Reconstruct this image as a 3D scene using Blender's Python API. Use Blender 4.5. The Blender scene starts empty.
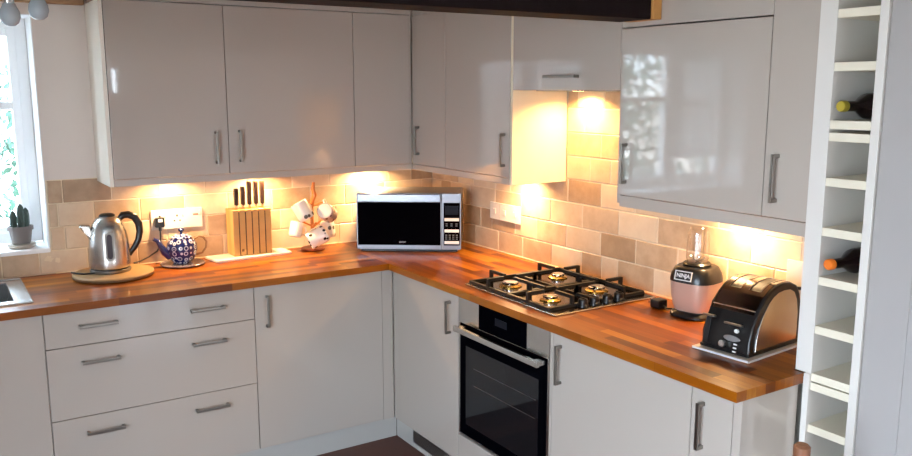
import bpy, bmesh, math, random
from mathutils import Vector, Matrix, Euler
R = math.radians
PI = math.pi
C = bpy.context.scene.collection
random.seed(7)

# ------------------------------------------------------------------ helpers
class B:
    """collects shapes into one bmesh"""
    def __init__(s):
        s.bm = bmesh.new(); s.tone = None
    def _done(s, verts, M):
        if M is not None:
            for v in verts: v.co = M @ v.co
    def box(s, x0, x1, y0, y1, z0, z1, bev=0.0, M=None, mi=0, tone=None, seg=2):
        bm = s.bm
        if tone is not None and s.tone is None: s.tone = bm.faces.layers.float.new('tone')
        vs = [bm.verts.new((x, y, z)) for x in (x0, x1) for y in (y0, y1) for z in (z0, z1)]
        q = [(0,1,3,2),(4,6,7,5),(0,4,5,1),(2,3,7,6),(0,2,6,4),(1,5,7,3)]
        fs = [bm.faces.new([vs[i] for i in f]) for f in q]
        for f in fs: f.material_index = mi
        if tone is not None:
            for f in fs: f[s.tone] = tone
        if bev > 0:
            es = list({e for f in fs for e in f.edges})
            g = bmesh.ops.bevel(bm, geom=es, offset=bev, segments=seg, affect='EDGES', profile=.5)
            allv = {v for f in g['faces'] for v in f.verts} | {v for f in fs if f.is_valid for v in f.verts}
            for f in g['faces']:
                f.material_index = mi
                if tone is not None: f[s.tone] = tone
            vs = list(allv)
        s._done(vs, M); return s
    def lathe(s, prof, c=(0,0,0), seg=32, M=None, mi=0, axis='z'):
        bm = s.bm; rings = []; vs = []
        for r, z in prof:
            if r < 1e-6:
                v = bm.verts.new((0, 0, z)); rings.append([v]); vs.append(v)
            else:
                ring = [bm.verts.new((r*math.cos(2*PI*i/seg), r*math.sin(2*PI*i/seg), z)) for i in range(seg)]
                rings.append(ring); vs += ring
        for a, b in zip(rings, rings[1:]):
            if len(a) == 1 and len(b) == 1: continue
            for i in range(seg):
                j = (i+1) % seg
                if len(a) == 1: f = bm.faces.new((a[0], b[i], b[j]))
                elif len(b) == 1: f = bm.faces.new((a[i], a[j], b[0]))
                else: f = bm.faces.new((a[i], a[j], b[j], b[i]))
                f.material_index = mi
        if len(rings[0]) > 1: bm.faces.new(rings[0][::-1]).material_index = mi
        if len(rings[-1]) > 1: bm.faces.new(rings[-1]).material_index = mi
        T = Matrix.Translation(c)
        if axis == 'x': T = T @ Matrix.Rotation(PI/2, 4, 'Y')
        if axis == 'y': T = T @ Matrix.Rotation(-PI/2, 4, 'X')
        if M is not None: T = M @ T
        s._done(vs, T); return s
    def cyl(s, c, r, h, axis='z', seg=24, r2=None, M=None, mi=0, bev=0):
        r2 = r if r2 is None else r2
        p = [(r, 0), (r2, h)] if not bev else [(r-bev, 0), (r, bev), (r2, h-bev), (r2-bev, h)]
        return s.lathe(p, c, seg, M, mi, axis)
    def shell(s, prof, t, c=(0,0,0), seg=40, M=None, axis='z'):
        """open vessel: outer profile plus inner one, thickness t"""
        inner = [(max(r-t, 0), z+(t if i == 0 else 0)) for i, (r, z) in enumerate(prof)]
        return s.lathe([(0, prof[0][1])] + prof + inner[::-1] + [(0, prof[0][1]+t)], c, seg, M, 0, axis)
    def tube(s, pts, r, seg=10, closed=False, M=None, mi=0, flat=1.0):
        bm = s.bm; pts = [Vector(p) for p in pts]; n = len(pts); rings = []; vs = []
        rr = r if isinstance(r, (list, tuple)) else [r]*n
        up = None
        for i, p in enumerate(pts):
            a = pts[(i-1) % n] if (closed or i > 0) else p
            b = pts[(i+1) % n] if (closed or i < n-1) else p
            t = (b-a).normalized()
            if up is None:
                up = Vector((0,0,1)) if abs(t.z) < .9 else Vector((1,0,0))
            u = (up - t*up.dot(t)).normalized(); w = t.cross(u); up = u
            ring = [bm.verts.new(p + u*rr[i]*math.cos(2*PI*k/seg) + w*rr[i]*flat*math.sin(2*PI*k/seg)) for k in range(seg)]
            rings.append(ring); vs += ring
        m = n if closed else n-1
        for i in range(m):
            a, b = rings[i], rings[(i+1) % n]
            for k in range(seg):
                j = (k+1) % seg
                bm.faces.new((a[k], a[j], b[j], b[k])).material_index = mi
        if not closed:
            bm.faces.new(rings[0][::-1]).material_index = mi; bm.faces.new(rings[-1]).material_index = mi
        s._done(vs, M); return s
    def prism(s, poly, a, b, plane='xz', M=None, mi=0, bev=0):
        """poly in plane, extruded between a and b on the third axis"""
        bm = s.bm
        def P(p, t):
            return {'xz': (p[0], t, p[1]), 'yz': (t, p[0], p[1]), 'xy': (p[0], p[1], t)}[plane]
        A = [bm.verts.new(P(p, a)) for p in poly]; Bv = [bm.verts.new(P(p, b)) for p in poly]
        fs = [bm.faces.new(A), bm.faces.new(Bv[::-1])]; n = len(poly)
        for i in range(n):
            j = (i+1) % n; fs.append(bm.faces.new((A[i], Bv[i], Bv[j], A[j])))
        for f in fs: f.material_index = mi
        vs = A + Bv
        if bev:
            es = list(fs[0].edges) + list(fs[1].edges)
            g = bmesh.ops.bevel(bm, geom=es, offset=bev, segments=2, affect='EDGES', profile=.5)
            vs = list({v for f in g['faces'] for v in f.verts} | {v for f in fs if f.is_valid for v in f.verts})
            for f in g['faces']: f.material_index = mi
        s._done(vs, M); return s
    def quad(s, pts, mi=0):
        s.bm.faces.new([s.bm.verts.new(p) for p in pts]).material_index = mi; return s

def wloc(o):
    v = Vector((0,0,0))
    while o is not None: v = v + o.location; o = o.parent
    return v

def obj(name, b, mats, parent=None, world=True, smooth=35, kind=None):
    """link the collected shapes as ONE mesh object; world=True: coordinates are the room's"""
    bm = b.bm
    bmesh.ops.recalc_face_normals(bm, faces=bm.faces[:])
    me = bpy.data.meshes.new(name); bm.to_mesh(me); bm.free()
    if not isinstance(mats, (list, tuple)): mats = [mats]
    for m in mats: me.materials.append(m)
    if smooth:
        for p in me.polygons: p.use_smooth = True
        me.set_sharp_from_angle(angle=R(smooth))
    o = bpy.data.objects.new(name, me); C.objects.link(o)
    if smooth:
        wn = o.modifiers.new('weighted_normals', 'WEIGHTED_NORMAL'); wn.keep_sharp = True; wn.weight = 80
    if parent is not None:
        o.parent = parent
        if world: me.transform(Matrix.Translation(-wloc(parent)))
    elif world and len(me.vertices):
        xs = [v.co for v in me.vertices]
        c = Vector(((min(v.x for v in xs)+max(v.x for v in xs))/2, (min(v.y for v in xs)+max(v.y for v in xs))/2, min(v.z for v in xs)))
        me.transform(Matrix.Translation(-c)); o.location = c
    if kind: o['kind'] = kind
    return o

def tag(o, label, cat, group=None):
    o['label'] = label; o['category'] = cat
    if group: o['group'] = group
    return o

def thing(name, label, cat, loc=(0,0,0), rz=0, group=None):
    o = bpy.data.objects.new(name, None); C.objects.link(o)
    o.location = loc; o.rotation_euler = (0, 0, rz); o.empty_display_size = .1
    return tag(o, label, cat, group)

def struct(name, b, m, parent=None, label=None, smooth=35):
    o = obj(name, b, m, parent, smooth=smooth)
    if parent is None:
        o['kind'] = 'structure'; o['category'] = name.split('_')[0]
        o['label'] = label or name.replace('_', ' ')
    return o

def sgroup(name, label, loc):
    o = thing(name, label, name.split('_')[0], loc); o['kind'] = 'structure'; return o

def copy_tree(o, parent=None):
    c = o.copy(); C.objects.link(c); c.parent = parent
    for ch in [x for x in bpy.data.objects if x.parent == o and x is not c]:
        copy_tree(ch, c)
    return c

# ------------------------------------------------------------------ materials
def lin(c):
    f = lambda v: v/12.92 if v <= .04045 else ((v+.055)/1.055)**2.4
    return tuple(f(v/255) for v in c) + (1,)

def mat(name, col, rough=.5, metal=0, spec=.5, coat=0, emis=None, estr=0, noise=0, nscale=8, bump=0, bscale=60, trans=0, aniso=0):
    m = bpy.data.materials.new(name); m.use_nodes = True
    nt = m.node_tree; p = nt.nodes['Principled BSDF']
    col = lin(col) if max(col) > 1.0 else tuple(col)+(1,)
    p.inputs['Base Color'].default_value = col
    p.inputs['Roughness'].default_value = rough; p.inputs['Metallic'].default_value = metal
    p.inputs['Specular IOR Level'].default_value = spec
    p.inputs['Coat Weight'].default_value = coat; p.inputs['Coat Roughness'].default_value = .04
    p.inputs['Transmission Weight'].default_value = trans
    if emis:
        p.inputs['Emission Color'].default_value = tuple(emis)+(1,); p.inputs['Emission Strength'].default_value = estr
    tc = nt.nodes.new('ShaderNodeTexCoord')
    if noise:
        n = nt.nodes.new('ShaderNodeTexNoise'); n.inputs['Scale'].default_value = nscale; n.inputs['Detail'].default_value = 4
        nt.links.new(tc.outputs['Object'], n.inputs['Vector'])
        mx = nt.nodes.new('ShaderNodeMix'); mx.data_type = 'RGBA'
        mx.inputs[6].default_value = tuple(v*(1-noise) for v in col[:3])+(1,)
        mx.inputs[7].default_value = tuple(min(1, v*(1+noise)) for v in col[:3])+(1,)
        nt.links.new(n.outputs['Fac'], mx.inputs[0]); nt.links.new(mx.outputs[2], p.inputs['Base Color'])
    if bump:
        n = nt.nodes.new('ShaderNodeTexNoise'); n.inputs['Scale'].default_value = bscale
        nt.links.new(tc.outputs['Object'], n.inputs['Vector'])
        bp = nt.nodes.new('ShaderNodeBump'); bp.inputs['Strength'].default_value = bump; bp.inputs['Distance'].default_value = .01
        nt.links.new(n.outputs['Fac'], bp.inputs['Height']); nt.links.new(bp.outputs[0], p.inputs['Normal'])
    return m

def ramp(nt, stops):
    r = nt.nodes.new('ShaderNodeValToRGB'); e = r.color_ramp.elements
    while len(e) < len(stops): e.new(.5)
    for k, (pos, c) in enumerate(stops):
        e[k].position = pos; e[k].color = lin(c) if max(c) > 1 else tuple(c)+(1,)
    return r

def stave_mat(name, rot, cols, rough=.33, coat=.12, width=.34, row=.042):
    m = mat(name, (150, 90, 40), rough, coat=coat, spec=.3); nt = m.node_tree; p = nt.nodes['Principled BSDF']
    tc = nt.nodes.new('ShaderNodeTexCoord'); mp = nt.nodes.new('ShaderNodeMapping'); mp.inputs['Rotation'].default_value = (0, 0, rot)
    nt.links.new(tc.outputs['Object'], mp.inputs['Vector'])
    br = nt.nodes.new('ShaderNodeTexBrick'); br.offset = .37; br.offset_frequency = 3; br.squash = 1.35; br.squash_frequency = 2
    br.inputs['Color1'].default_value = (0,0,0,1); br.inputs['Color2'].default_value = (1,1,1,1); br.inputs['Mortar'].default_value = (.35,.35,.35,1)
    br.inputs['Scale'].default_value = 1; br.inputs['Mortar Size'].default_value = .0005
    br.inputs['Brick Width'].default_value = width; br.inputs['Row Height'].default_value = row
    nt.links.new(mp.outputs[0], br.inputs['Vector'])
    mp2 = nt.nodes.new('ShaderNodeMapping'); mp2.inputs['Scale'].default_value = (5, 70, 20); nt.links.new(mp.outputs[0], mp2.inputs['Vector'])
    n = nt.nodes.new('ShaderNodeTexNoise'); n.inputs['Scale'].default_value = 1; n.inputs['Detail'].default_value = 6; n.inputs['Distortion'].default_value = .6
    nt.links.new(mp2.outputs[0], n.inputs['Vector'])
    ma = nt.nodes.new('ShaderNodeMath'); ma.operation = 'MULTIPLY_ADD'; ma.inputs[1].default_value = .34; 
    nt.links.new(n.outputs['Fac'], ma.inputs[0])
    mb = nt.nodes.new('ShaderNodeMath'); mb.operation = 'MULTIPLY'; mb.inputs[1].default_value = .68
    nt.links.new(br.outputs['Color'], mb.inputs[0]); nt.links.new(mb.outputs[0], ma.inputs[2])
    r = ramp(nt, cols); nt.links.new(ma.outputs[0], r.inputs[0]); nt.links.new(r.outputs[0], p.inputs['Base Color'])
    return m

def tile_mat():
    m = mat('travertine', (200,170,135), .42); nt = m.node_tree; p = nt.nodes['Principled BSDF']
    at = nt.nodes.new('ShaderNodeAttribute'); at.attribute_name = 'tone'
    tc = nt.nodes.new('ShaderNodeTexCoord')
    n = nt.nodes.new('ShaderNodeTexNoise'); n.inputs['Scale'].default_value = 11; n.inputs['Detail'].default_value = 7; n.inputs['Roughness'].default_value = .62
    nt.links.new(tc.outputs['Object'], n.inputs['Vector'])
    ad = nt.nodes.new('ShaderNodeMath'); ad.operation = 'MULTIPLY_ADD'; ad.inputs[1].default_value = .55
    nt.links.new(n.outputs['Fac'], ad.inputs[0]); nt.links.new(at.outputs['Fac'], ad.inputs[2])
    r = ramp(nt, [(.15, (136,108,80)), (.42, (172,142,112)), (.7, (204,176,146)), (1.0, (222,200,172))])
    nt.links.new(ad.outputs[0], r.inputs[0]); nt.links.new(r.outputs[0], p.inputs['Base Color'])
    bp = nt.nodes.new('ShaderNodeBump'); bp.inputs['Strength'].default_value = .25; bp.inputs['Distance'].default_value = .004
    nt.links.new(n.outputs['Fac'], bp.inputs['Height']); nt.links.new(bp.outputs[0], p.inputs['Normal'])
    return m

WOOD = [(.08, (78,30,1)), (.32, (112,53,2)), (.58, (142,75,4)), (.8, (164,96,10)), (1.0, (200,134,38))]
M_gloss = mat('gloss_cream', (182,172,162), .04, spec=.55, coat=.35)
M_carc = mat('cabinet_white', (226,222,214), .35)
M_plinth = mat('plinth_gloss', (180,176,170), .2)
M_shadow = mat('gap_dark', (40,36,32), .8)
M_nickel = mat('brushed_nickel', (146,142,136), .28, metal=1)
M_steel = mat('brushed_steel', (200,198,194), .26, metal=1, noise=.06, nscale=30)
M_steel_dk = mat('satin_steel', (150,148,146), .33, metal=1)
M_chrome = mat('chrome', (225,225,225), .07, metal=1)
M_black = mat('black_plastic', (14,14,15), .28)
M_blackg = mat('black_glass', (4,4,7), .05, spec=.0)
M_iron = mat('cast_iron', (17,15,15), .5)
M_wtx = stave_mat('oak_staves_back', 0, WOOD)
M_wty = stave_mat('oak_staves_right', PI/2, WOOD)
M_tile = tile_mat()
M_grout = mat('grout', (228,208,178), .9)
M_wall = mat('wall_paint', (224,212,203), .85, noise=.02)
M_ceil = mat('ceiling_paint', (225,222,216), .9)
M_white = mat('painted_white', (166,162,160), .4)
M_rackw = mat('rack_upright_white', (216,212,206), .4)
M_cream = mat('rack_white', (226,218,198), .45)
M_upvc = mat('window_white', (250,250,250), .3)
M_floor = stave_mat('dark_floor', 0, [(.1,(62,30,22)),(.5,(92,50,38)),(1,(120,74,56))], .45, .1, 1.1, .12)
M_beam = mat('dark_beam', (20,8,9), .75, spec=.15, noise=.3, nscale=14, bump=.4, bscale=25)
M_rawwood = mat('raw_timber', (196,140,76), .7, noise=.15, nscale=30)
M_bamboo = stave_mat('bamboo', 0, [(.1,(186,138,74)),(.5,(206,162,98)),(1,(224,186,124))], .45, .1, .3, .02)
M_pine = mat('round_board_wood', (170,132,86), .5, noise=.15, nscale=25)
M_board = mat('white_board', (232,226,216), .35)
M_plate = mat('socket_white', (222,214,204), .3)
M_rubber = mat('cable_black', (16,15,15), .5)
M_bottle = mat('dark_bottle', (20,9,10), .08, spec=.6)
M_gold = mat('gold_foil', (200,180,70), .3, metal=.7)
M_orange = mat('orange_cap', (232,120,36), .4)
M_pot = mat('grey_pot', (122,112,106), .7)
M_saucer = mat('stone_saucer', (168,156,140), .7)
M_cactus = mat('cactus_green', (62,78,70), .6, noise=.35, nscale=40)
M_soil = mat('soil', (50,38,30), .95)
M_spot = mat('frosted_grey_glass', (176,186,192), .15, spec=.6)
M_brass = mat('burner_brass', (205,170,95), .25, metal=1)
M_ceramic = mat('ceramic_white', (236,228,216), .25, coat=.5)
M_knife = mat('knife_handle', (52,30,22), .35)
M_stonefl = mat('terrace_stone', (176,172,164), .9, noise=.1)
M_label = mat('print_white', (225,225,225), .5)
M_display = mat('display_dark', (14,18,28), .4, spec=.1)
M_bsteel = mat('rosy_steel', (200,172,156), .35, metal=.35)

def glass_mat(name, tint=(1,1,1), gl=1.0):
    m = bpy.data.materials.new(name); m.use_nodes = True; nt = m.node_tree
    nt.nodes.remove(nt.nodes['Principled BSDF']); out = nt.nodes['Material Output']
    t = nt.nodes.new('ShaderNodeBsdfTransparent'); t.inputs[0].default_value = tuple(tint)+(1,)
    g = nt.nodes.new('ShaderNodeBsdfGlossy'); g.inputs['Roughness'].default_value = .02
    lw = nt.nodes.new('ShaderNodeLayerWeight'); fr = nt.nodes.new('ShaderNodeMath'); fr.operation = 'POWER'; fr.inputs[1].default_value = 5
    nt.links.new(lw.outputs['Facing'], fr.inputs[0])
    ml = nt.nodes.new('ShaderNodeMath'); ml.operation = 'MULTIPLY_ADD'; ml.inputs[1].default_value = .9*gl; ml.inputs[2].default_value = .04*gl
    mx = nt.nodes.new('ShaderNodeMixShader')
    nt.links.new(fr.outputs[0], ml.inputs[0]); nt.links.new(ml.outputs[0], mx.inputs[0])
    nt.links.new(t.outputs[0], mx.inputs[1]); nt.links.new(g.outputs[0], mx.inputs[2]); nt.links.new(mx.outputs[0], out.inputs['Surface'])
    return m
M_glass = glass_mat('window_glass')
M_cup = glass_mat('clear_plastic', (.95,.95,.95), 2.0)

def pattern_mat(name, base, ink, scale, kind):
    m = mat(name, base, .2, coat=.6); nt = m.node_tree; p = nt.nodes['Principled BSDF']
    tc = nt.nodes.new('ShaderNodeTexCoord')
    v = nt.nodes.new('ShaderNodeTexVoronoi'); v.inputs['Scale'].default_value = scale; v.inputs['Randomness'].default_value = .15 if kind == 'rings' else .9
    nt.links.new(tc.outputs['Object'], v.inputs['Vector'])
    if kind == 'rings':
        r = ramp(nt, [(0, ink), (.10, ink), (.14, base), (.30, base), (.35, ink), (.43, ink), (.48, base)])
    else:
        r = ramp(nt, [(0, ink), (.26, ink), (.33, base), (1, base)])
    nt.links.new(v.outputs['Distance'], r.inputs[0]); nt.links.new(r.outputs[0], p.inputs['Base Color'])
    return m
M_teablue = pattern_mat('blue_glaze_pattern', (28,34,92), (206,208,226), 42, 'rings')
M_blue = mat('blue_glaze', (26,32,88), .15, coat=.6)
M_mug1 = pattern_mat('white_mug_grey_print', (238,230,216), (92,84,70), 26, 'dots')
M_mug2 = pattern_mat('white_mug_dark_print', (240,232,222), (38,30,34), 34, 'dots')
M_mug3 = pattern_mat('mug_brown_print', (196,170,156), (96,50,42), 40, 'dots')

# ------------------------------------------------------------------ key dimensions (metres)
WT, WB = .91, .8793            # worktop top / underside
W = .6293; D = .588            # worktop front, door front
UF = .3154                     # wall-cabinet door front
ZU, ZP, ZT = 1.350, 1.320, 2.101
CEIL = 2.34
XR0, YR0 = -3.7, -5.1          # far ends of the room

# ------------------------------------------------------------------ room shell
b = B(); b.box(XR0-.1, .15, YR0-.1, .35, -.12, 0); struct('floor', b, M_floor, label='dark brown plank floor')
b = B(); b.box(XR0-.1, .15, YR0-.1, .35, CEIL, CEIL+.12); struct('ceiling', b, M_ceil, label='off-white ceiling')
WX0, WX1, WZ0, WZ1 = -3.36, -2.012, 1.03, 2.05
b = B()
b.box(XR0-.1, WX0, .0, .30, 0, CEIL); b.box(WX1, .15, .0, .30, 0, CEIL)
b.box(WX0, WX1, .0, .30, 0, WZ0-.02); b.box(WX0, WX1, .0, .30, WZ1, CEIL)
struct('wall_back', b, M_wall, label='painted wall behind the long worktop run with window recess')
b = B(); b.box(0, .15, YR0, 0, 0, CEIL); struct('wall_right', b, M_wall, label='wall behind hob and wine rack')
PY0, PY1, PZ = -4.8, -2.85, 2.12
b = B(); b.box(XR0-.1, XR0, YR0, PY0, 0, CEIL); b.box(XR0-.1, XR0, PY1, 0, 0, CEIL); b.box(XR0-.1, XR0, PY0, PY1, PZ, CEIL)
struct('wall_left', b, M_wall, label='painted wall with glazed door opening')
RX0, RX1, RZ0, RZ1 = -.95, -.75, 1.62, 2.0
QX0, QX1, QZ0, QZ1 = -1.15, -.3, .1, .84
b = B(); b.box(XR0-.1, QX0, YR0-.1, YR0, 0, CEIL); b.box(QX1, .15, YR0-.1, YR0, 0, CEIL); b.box(QX0, QX1, YR0-.1, YR0, 0, QZ0)
b.box(QX0, QX1, YR0-.1, YR0, QZ1, RZ0); b.box(QX0, QX1, YR0-.1, YR0, RZ1, CEIL); b.box(QX0, RX0, YR0-.1, YR0, RZ0, RZ1); b.box(RX1, QX1, YR0-.1, YR0, RZ0, RZ1)
struct('wall_rear', b, M_wall, label='wall behind the viewer with a small window')
# boxed-out wall beside the wine rack
b = B(); b.box(-.318, -.002, -3.9, -2.8185, 0, CEIL-.001, bev=.002)
struct('wall_return', b, M_white, label='tall plain white painted wall beside the wine rack')
b = B(); b.box(-.322, -.3185, -2.935, -2.925, 0, CEIL-.002, bev=.001)
struct('trim_1', b, M_white, label='thin white vertical joint strip on the white wall beside the rack')
# reveal lining (white painted), sill
b = B(); b.box(WX1-.004, WX1+.0, .0, .21, WZ0, WZ1); b.box(WX0, WX0+.004, .0, .21, WZ0, WZ1); b.box(WX0+.004, WX1-.004, .0, .21, WZ1-.004, WZ1)
struct('trim_2', b, M_upvc, label='white painted lining of the window recess')
b = B(); b.box(WX0, WX1, -.012, .21, WZ0-.02, WZ0, bev=.004)
struct('trim_3', b, M_upvc, label='white window sill holding the potted cactus')
b = B(); b.box(-3.0, -1.80, -.03, -.0005, 2.096, 2.2, bev=.008)
struct('trim_4', b, mat('old_timber', (168,128,92), .8, noise=.3, nscale=12), label='old brown timber lintel above the window')

def casement(name, label, x0, x1, z0, z1, y, mull, trans, t=.06, wall='y'):
    g = sgroup(name, label, ((x0+x1)/2, y, z0) if wall == 'y' else (y, (x0+x1)/2, z0))
    def bx(b, a0, a1, d0, d1, h0, h1, bev=.004):
        if wall == 'y': b.box(a0, a1, y+d0, y+d1, h0, h1, bev=bev)
        else: b.box(y+d0, y+d1, a0, a1, h0, h1, bev=bev)
    b = B(); f = .045
    bx(b, x0, x0+f, 0, t, z0, z1); bx(b, x1-f, x1, 0, t, z0, z1); bx(b, x0+f, x1-f, 0, t, z0, z0+f); bx(b, x0+f, x1-f, 0, t, z1-f, z1)
    for m in mull: bx(b, m-.03, m+.03, 0, t, z0+f, z1-f)
    obj('window_frame', b, M_upvc, g)
    edges = [x0+f] + [e for m in mull for e in (m-.03, m+.03)] + [x1-f]
    for i in range(0, len(edges), 2):
        a0, a1 = edges[i], edges[i+1]
        zs = [z0+f] + [e for q in trans for e in (q-.018, q+.018)] + [z1-f]
        b = B(); s = .035
        bx(b, a0, a0+s, -.012, t-.015, z0+f, z1-f); bx(b, a1-s, a1, -.012, t-.015, z0+f, z1-f)
        bx(b, a0+s, a1-s, -.012, t-.015, z0+f, z0+f+s); bx(b, a0+s, a1-s, -.012, t-.015, z1-f-s, z1-f)
        for q in trans: bx(b, a0+s, a1-s, -.008, t-.02, q-.018, q+.018)
        sh = obj('sash', b, M_upvc, g)
        b = B(); bx(b, a0+s, a1-s, .018, .022, z0+f+s, z1-f-s, bev=0)
        obj('pane', b, M_glass, sh)
    return g
casement('window_1', 'white two-light kitchen window over the sink', WX0+.004, WX1-.004, WZ0, WZ1-.004, .21, [-2.775], [1.66])
casement('window_2', 'small window in the rear wall', RX0, RX1, RZ0, RZ1, YR0-.08, [], [])
casement('window_fill', 'low wide window added in the rear wall to light the end panel', QX0, QX1, QZ0, QZ1, YR0-.08, [(QX0+QX1)/2], [])  # window added for light on the end panel, kept low to avoid reflections
casement('door_1', 'glazed white double patio door in the left wall', PY0, PY1, 0, PZ, XR0-.08, [(PY0+PY1)/2], [], wall='x')

m = mat('blind_fabric', (238,238,236), .8); p_ = m.node_tree.nodes['Principled BSDF']; tr = m.node_tree.nodes.new('ShaderNodeBsdfTranslucent'); mx_ = m.node_tree.nodes.new('ShaderNodeMixShader')
m.node_tree.links.new(p_.outputs[0], mx_.inputs[1]); m.node_tree.links.new(tr.outputs[0], mx_.inputs[2]); m.node_tree.links.new(mx_.outputs[0], m.node_tree.nodes['Material Output'].inputs['Surface'])
t = thing('roller_blind', 'white roller blind half lowered over the left light of the sink window', 'blind', (-3.06, .17, 1.3))
b = B(); b.box(-3.34, -2.79, .178, .180, 1.24, 2.02); obj('fabric', b, m, t)
b = B(); b.cyl((-3.34, .175, 2.025), .017, .55, axis='x'); obj('roller', b, M_upvc, t)
b = B(); b.cyl((-3.34, .179, 1.235), .007, .55, axis='x'); obj('hem_bar', b, M_upvc, t)

# ------------------------------------------------------------------ garden outside
b = B(); b.box(-14, 8, .36, 14, -.4, -.3); b.box(-14, XR0-.12, -12, .36, -.4, -.3)
struct('floor_outside', b, M_stonefl, label='pale garden ground outside the window')
def leaves(name, label, cat, n, cx, sx, cy, sy, z0, z1, m, size=.07, dens=lambda z: 1):
    b = B(); rnd = random.Random(5)
    for _ in range(n):
        z = rnd.uniform(z0, z1)
        if rnd.random() > dens(z): continue
        p = Vector((cx+rnd.gauss(0, sx), cy+rnd.gauss(0, sy), z))
        e = Euler((rnd.uniform(0, 6), rnd.uniform(0, 6), rnd.uniform(0, 6))).to_matrix()
        s = size*rnd.uniform(.6, 1.4)
        q = [e @ Vector(v) + p for v in ((-s, 0, 0), (0, -s*.5, s*.12), (s, 0, 0), (0, s*.5, s*.12))]
        b.quad(q)
    o = obj(name, b, m, smooth=0); return o
M_leaf = mat('hedge_leaf', (62,96,78), .5, noise=.5, nscale=3)
t = thing('garden_tree', 'leafy green garden tree seen through the window over the sink', 'tree', (-2.6, 3.0, -.3))
b = B(); b.tube([(-2.6,3,-.3),(-2.58,3.02,.8),(-2.7,3.05,1.6),(-2.6,3,2.6)], [.09,.07,.055,.03]); obj('trunk', b, M_knife, t)
o = leaves('foliage', '', '', 42000, -4.4, 1.9, 3.0, .4, -.2, 4.2, M_leaf, size=.042, dens=lambda z: .8 if z < 1.6 else .62)
o.parent = t; o.location = o.location - t.location

# ------------------------------------------------------------------ tiles
def tile_run(name, label, wall, courses, grout):
    """courses: (z0, z1, [joint positions], {index: tone})"""
    b = B(); rnd = random.Random(hash(wall) % 7 + 3 if False else (3 if wall == 'y' else 11)); g = .0022
    def bx(a0, a1, d0, d1, z0, z1, **k):
        if wall == 'y': b.box(a0, a1, d0, d1, z0, z1, **k)
        else: b.box(d0, d1, a0, a1, z0, z1, **k)
    for z0, z1, js, tones in courses:
        js = sorted(js)
        for i in range(len(js)-1):
            tone = tones.get(i, rnd.choice([.2,.3,.38,.44,.5,.56,.62,.68]) )
            pr = rnd.uniform(0, .0012)
            bx(js[i]+g, js[i+1]-g, -.0085-pr, -.001, z0+g, z1-g, bev=.0022, tone=tone, mi=0, seg=1)
    for a0, a1, z0, z1 in grout: bx(a0, a1, -.0066, -.0003, z0, z1, mi=1, tone=.5)
    return struct(name, b, [M_tile, M_grout], label=label, smooth=25)
def fill(known, a, e, seed):
    """extend a joint list to both ends with tumbled-tile widths"""
    rnd = random.Random(seed); js = sorted(known)
    while js[0] - a > .13: js.insert(0, js[0]-rnd.choice([.1,.15,.2,.2,.24]))
    while e - js[-1] > .13: js.append(js[-1]+rnd.choice([.1,.15,.2,.2,.24]))
    js = [j for j in js if a+.03 < j < e-.03]
    return [a] + js + [e]
Z = [WT+.004, 1.017, 1.121, 1.228, 1.333]
cb = [
 (Z[0], Z[1], fill([-2.06,-1.86,-1.64,-1.43,-1.23,-1.0,-.80,-.6], XR0+.002, -.009, 1), {}),
 (Z[1], Z[2], fill([-1.948,-1.74,-1.5,-1.305,-1.17,-.93,-.72,-.62], -2.008, -.009, 2), {}),
 (Z[2], Z[3], fill([-1.82,-1.618,-1.41,-1.2,-.97,-.76,-.56], -2.008, -.009, 3), {}),
 (Z[3], Z[4], fill([-1.945,-1.739,-1.52,-1.309,-1.1,-.86,-.65,-.5,-.3], -2.008, -.009, 4), {1: .12}),
]
tile_run('trim_5', 'tumbled travertine tiles behind kettle and knife block', 'y', cb, [(XR0+.001, -.009, WT+.001, 1.017), (-2.0095, -.009, 1.0165, 1.334)])
cr = [
 (Z[0], Z[1], fill([-2.2,-1.96,-1.74,-1.529,-1.43,-1.30,-1.089,-.865,-.661,-.45], -2.617, -.0005, 5), {}),
 (Z[1], Z[2], fill([-2.3,-2.1,-1.86,-1.632,-1.42,-1.193,-.972,-.80,-.6], -2.617, -.0005, 6), {}),
 (Z[2], Z[3], fill([-2.2,-1.98,-1.75,-1.53,-1.299,-1.075,-.85,-.63,-.4], -2.617, -.0005, 7), {}),
 (Z[3], Z[4], fill([-2.25,-2.05,-1.86,-1.62,-1.416,-1.196,-.98,-.76,-.63], -2.617, -.0005, 8), {}),
 (Z[4], 1.438, [-1.828,-1.64,-1.47,-1.34,-1.183], {}),
 (1.438, 1.543, [-1.828,-1.58,-1.405,-1.183], {2: .3}),
 (1.543, 1.65, [-1.828,-1.52,-1.30,-1.183], {}),
 (1.65, 1.724, [-1.828,-1.62,-1.42,-1.25,-1.183], {}),
]
# find index of the dark tiles
for ci, (a, tone) in {1: (-1.632, .1), 3: (-1.416, .16)}.items():
    js = sorted(cr[ci][2]); cr[ci][3][js.index(a)] = tone
js = sorted(cr[0][2]); cr[0][3][js.index(-1.74)] = .26; cr[0][3][js.index(-1.089)] = .24
tile_run('trim_6', 'tumbled travertine tiles behind the hob', 'x', cr, [(-2.617, -.0005, WT+.001, 1.334), (-1.829, -1.182, 1.3335, 1.7245)])

tp = bpy.data.objects['trim_5']; rnd = random.Random(2)
for cx, cz, sr in ((-2.022, .981, .018), (-1.985, .972, .013)):
    b = B(); pts = [(cx+sr*rnd.uniform(.5, 1.2)*math.cos(2*PI*k/14), cz+sr*rnd.uniform(.5, 1.1)*math.sin(2*PI*k/14)) for k in range(14)]
    b.prism(pts, -.0112, -.0098, 'xz'); obj('pale_mark', b, M_grout, tp)

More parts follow.
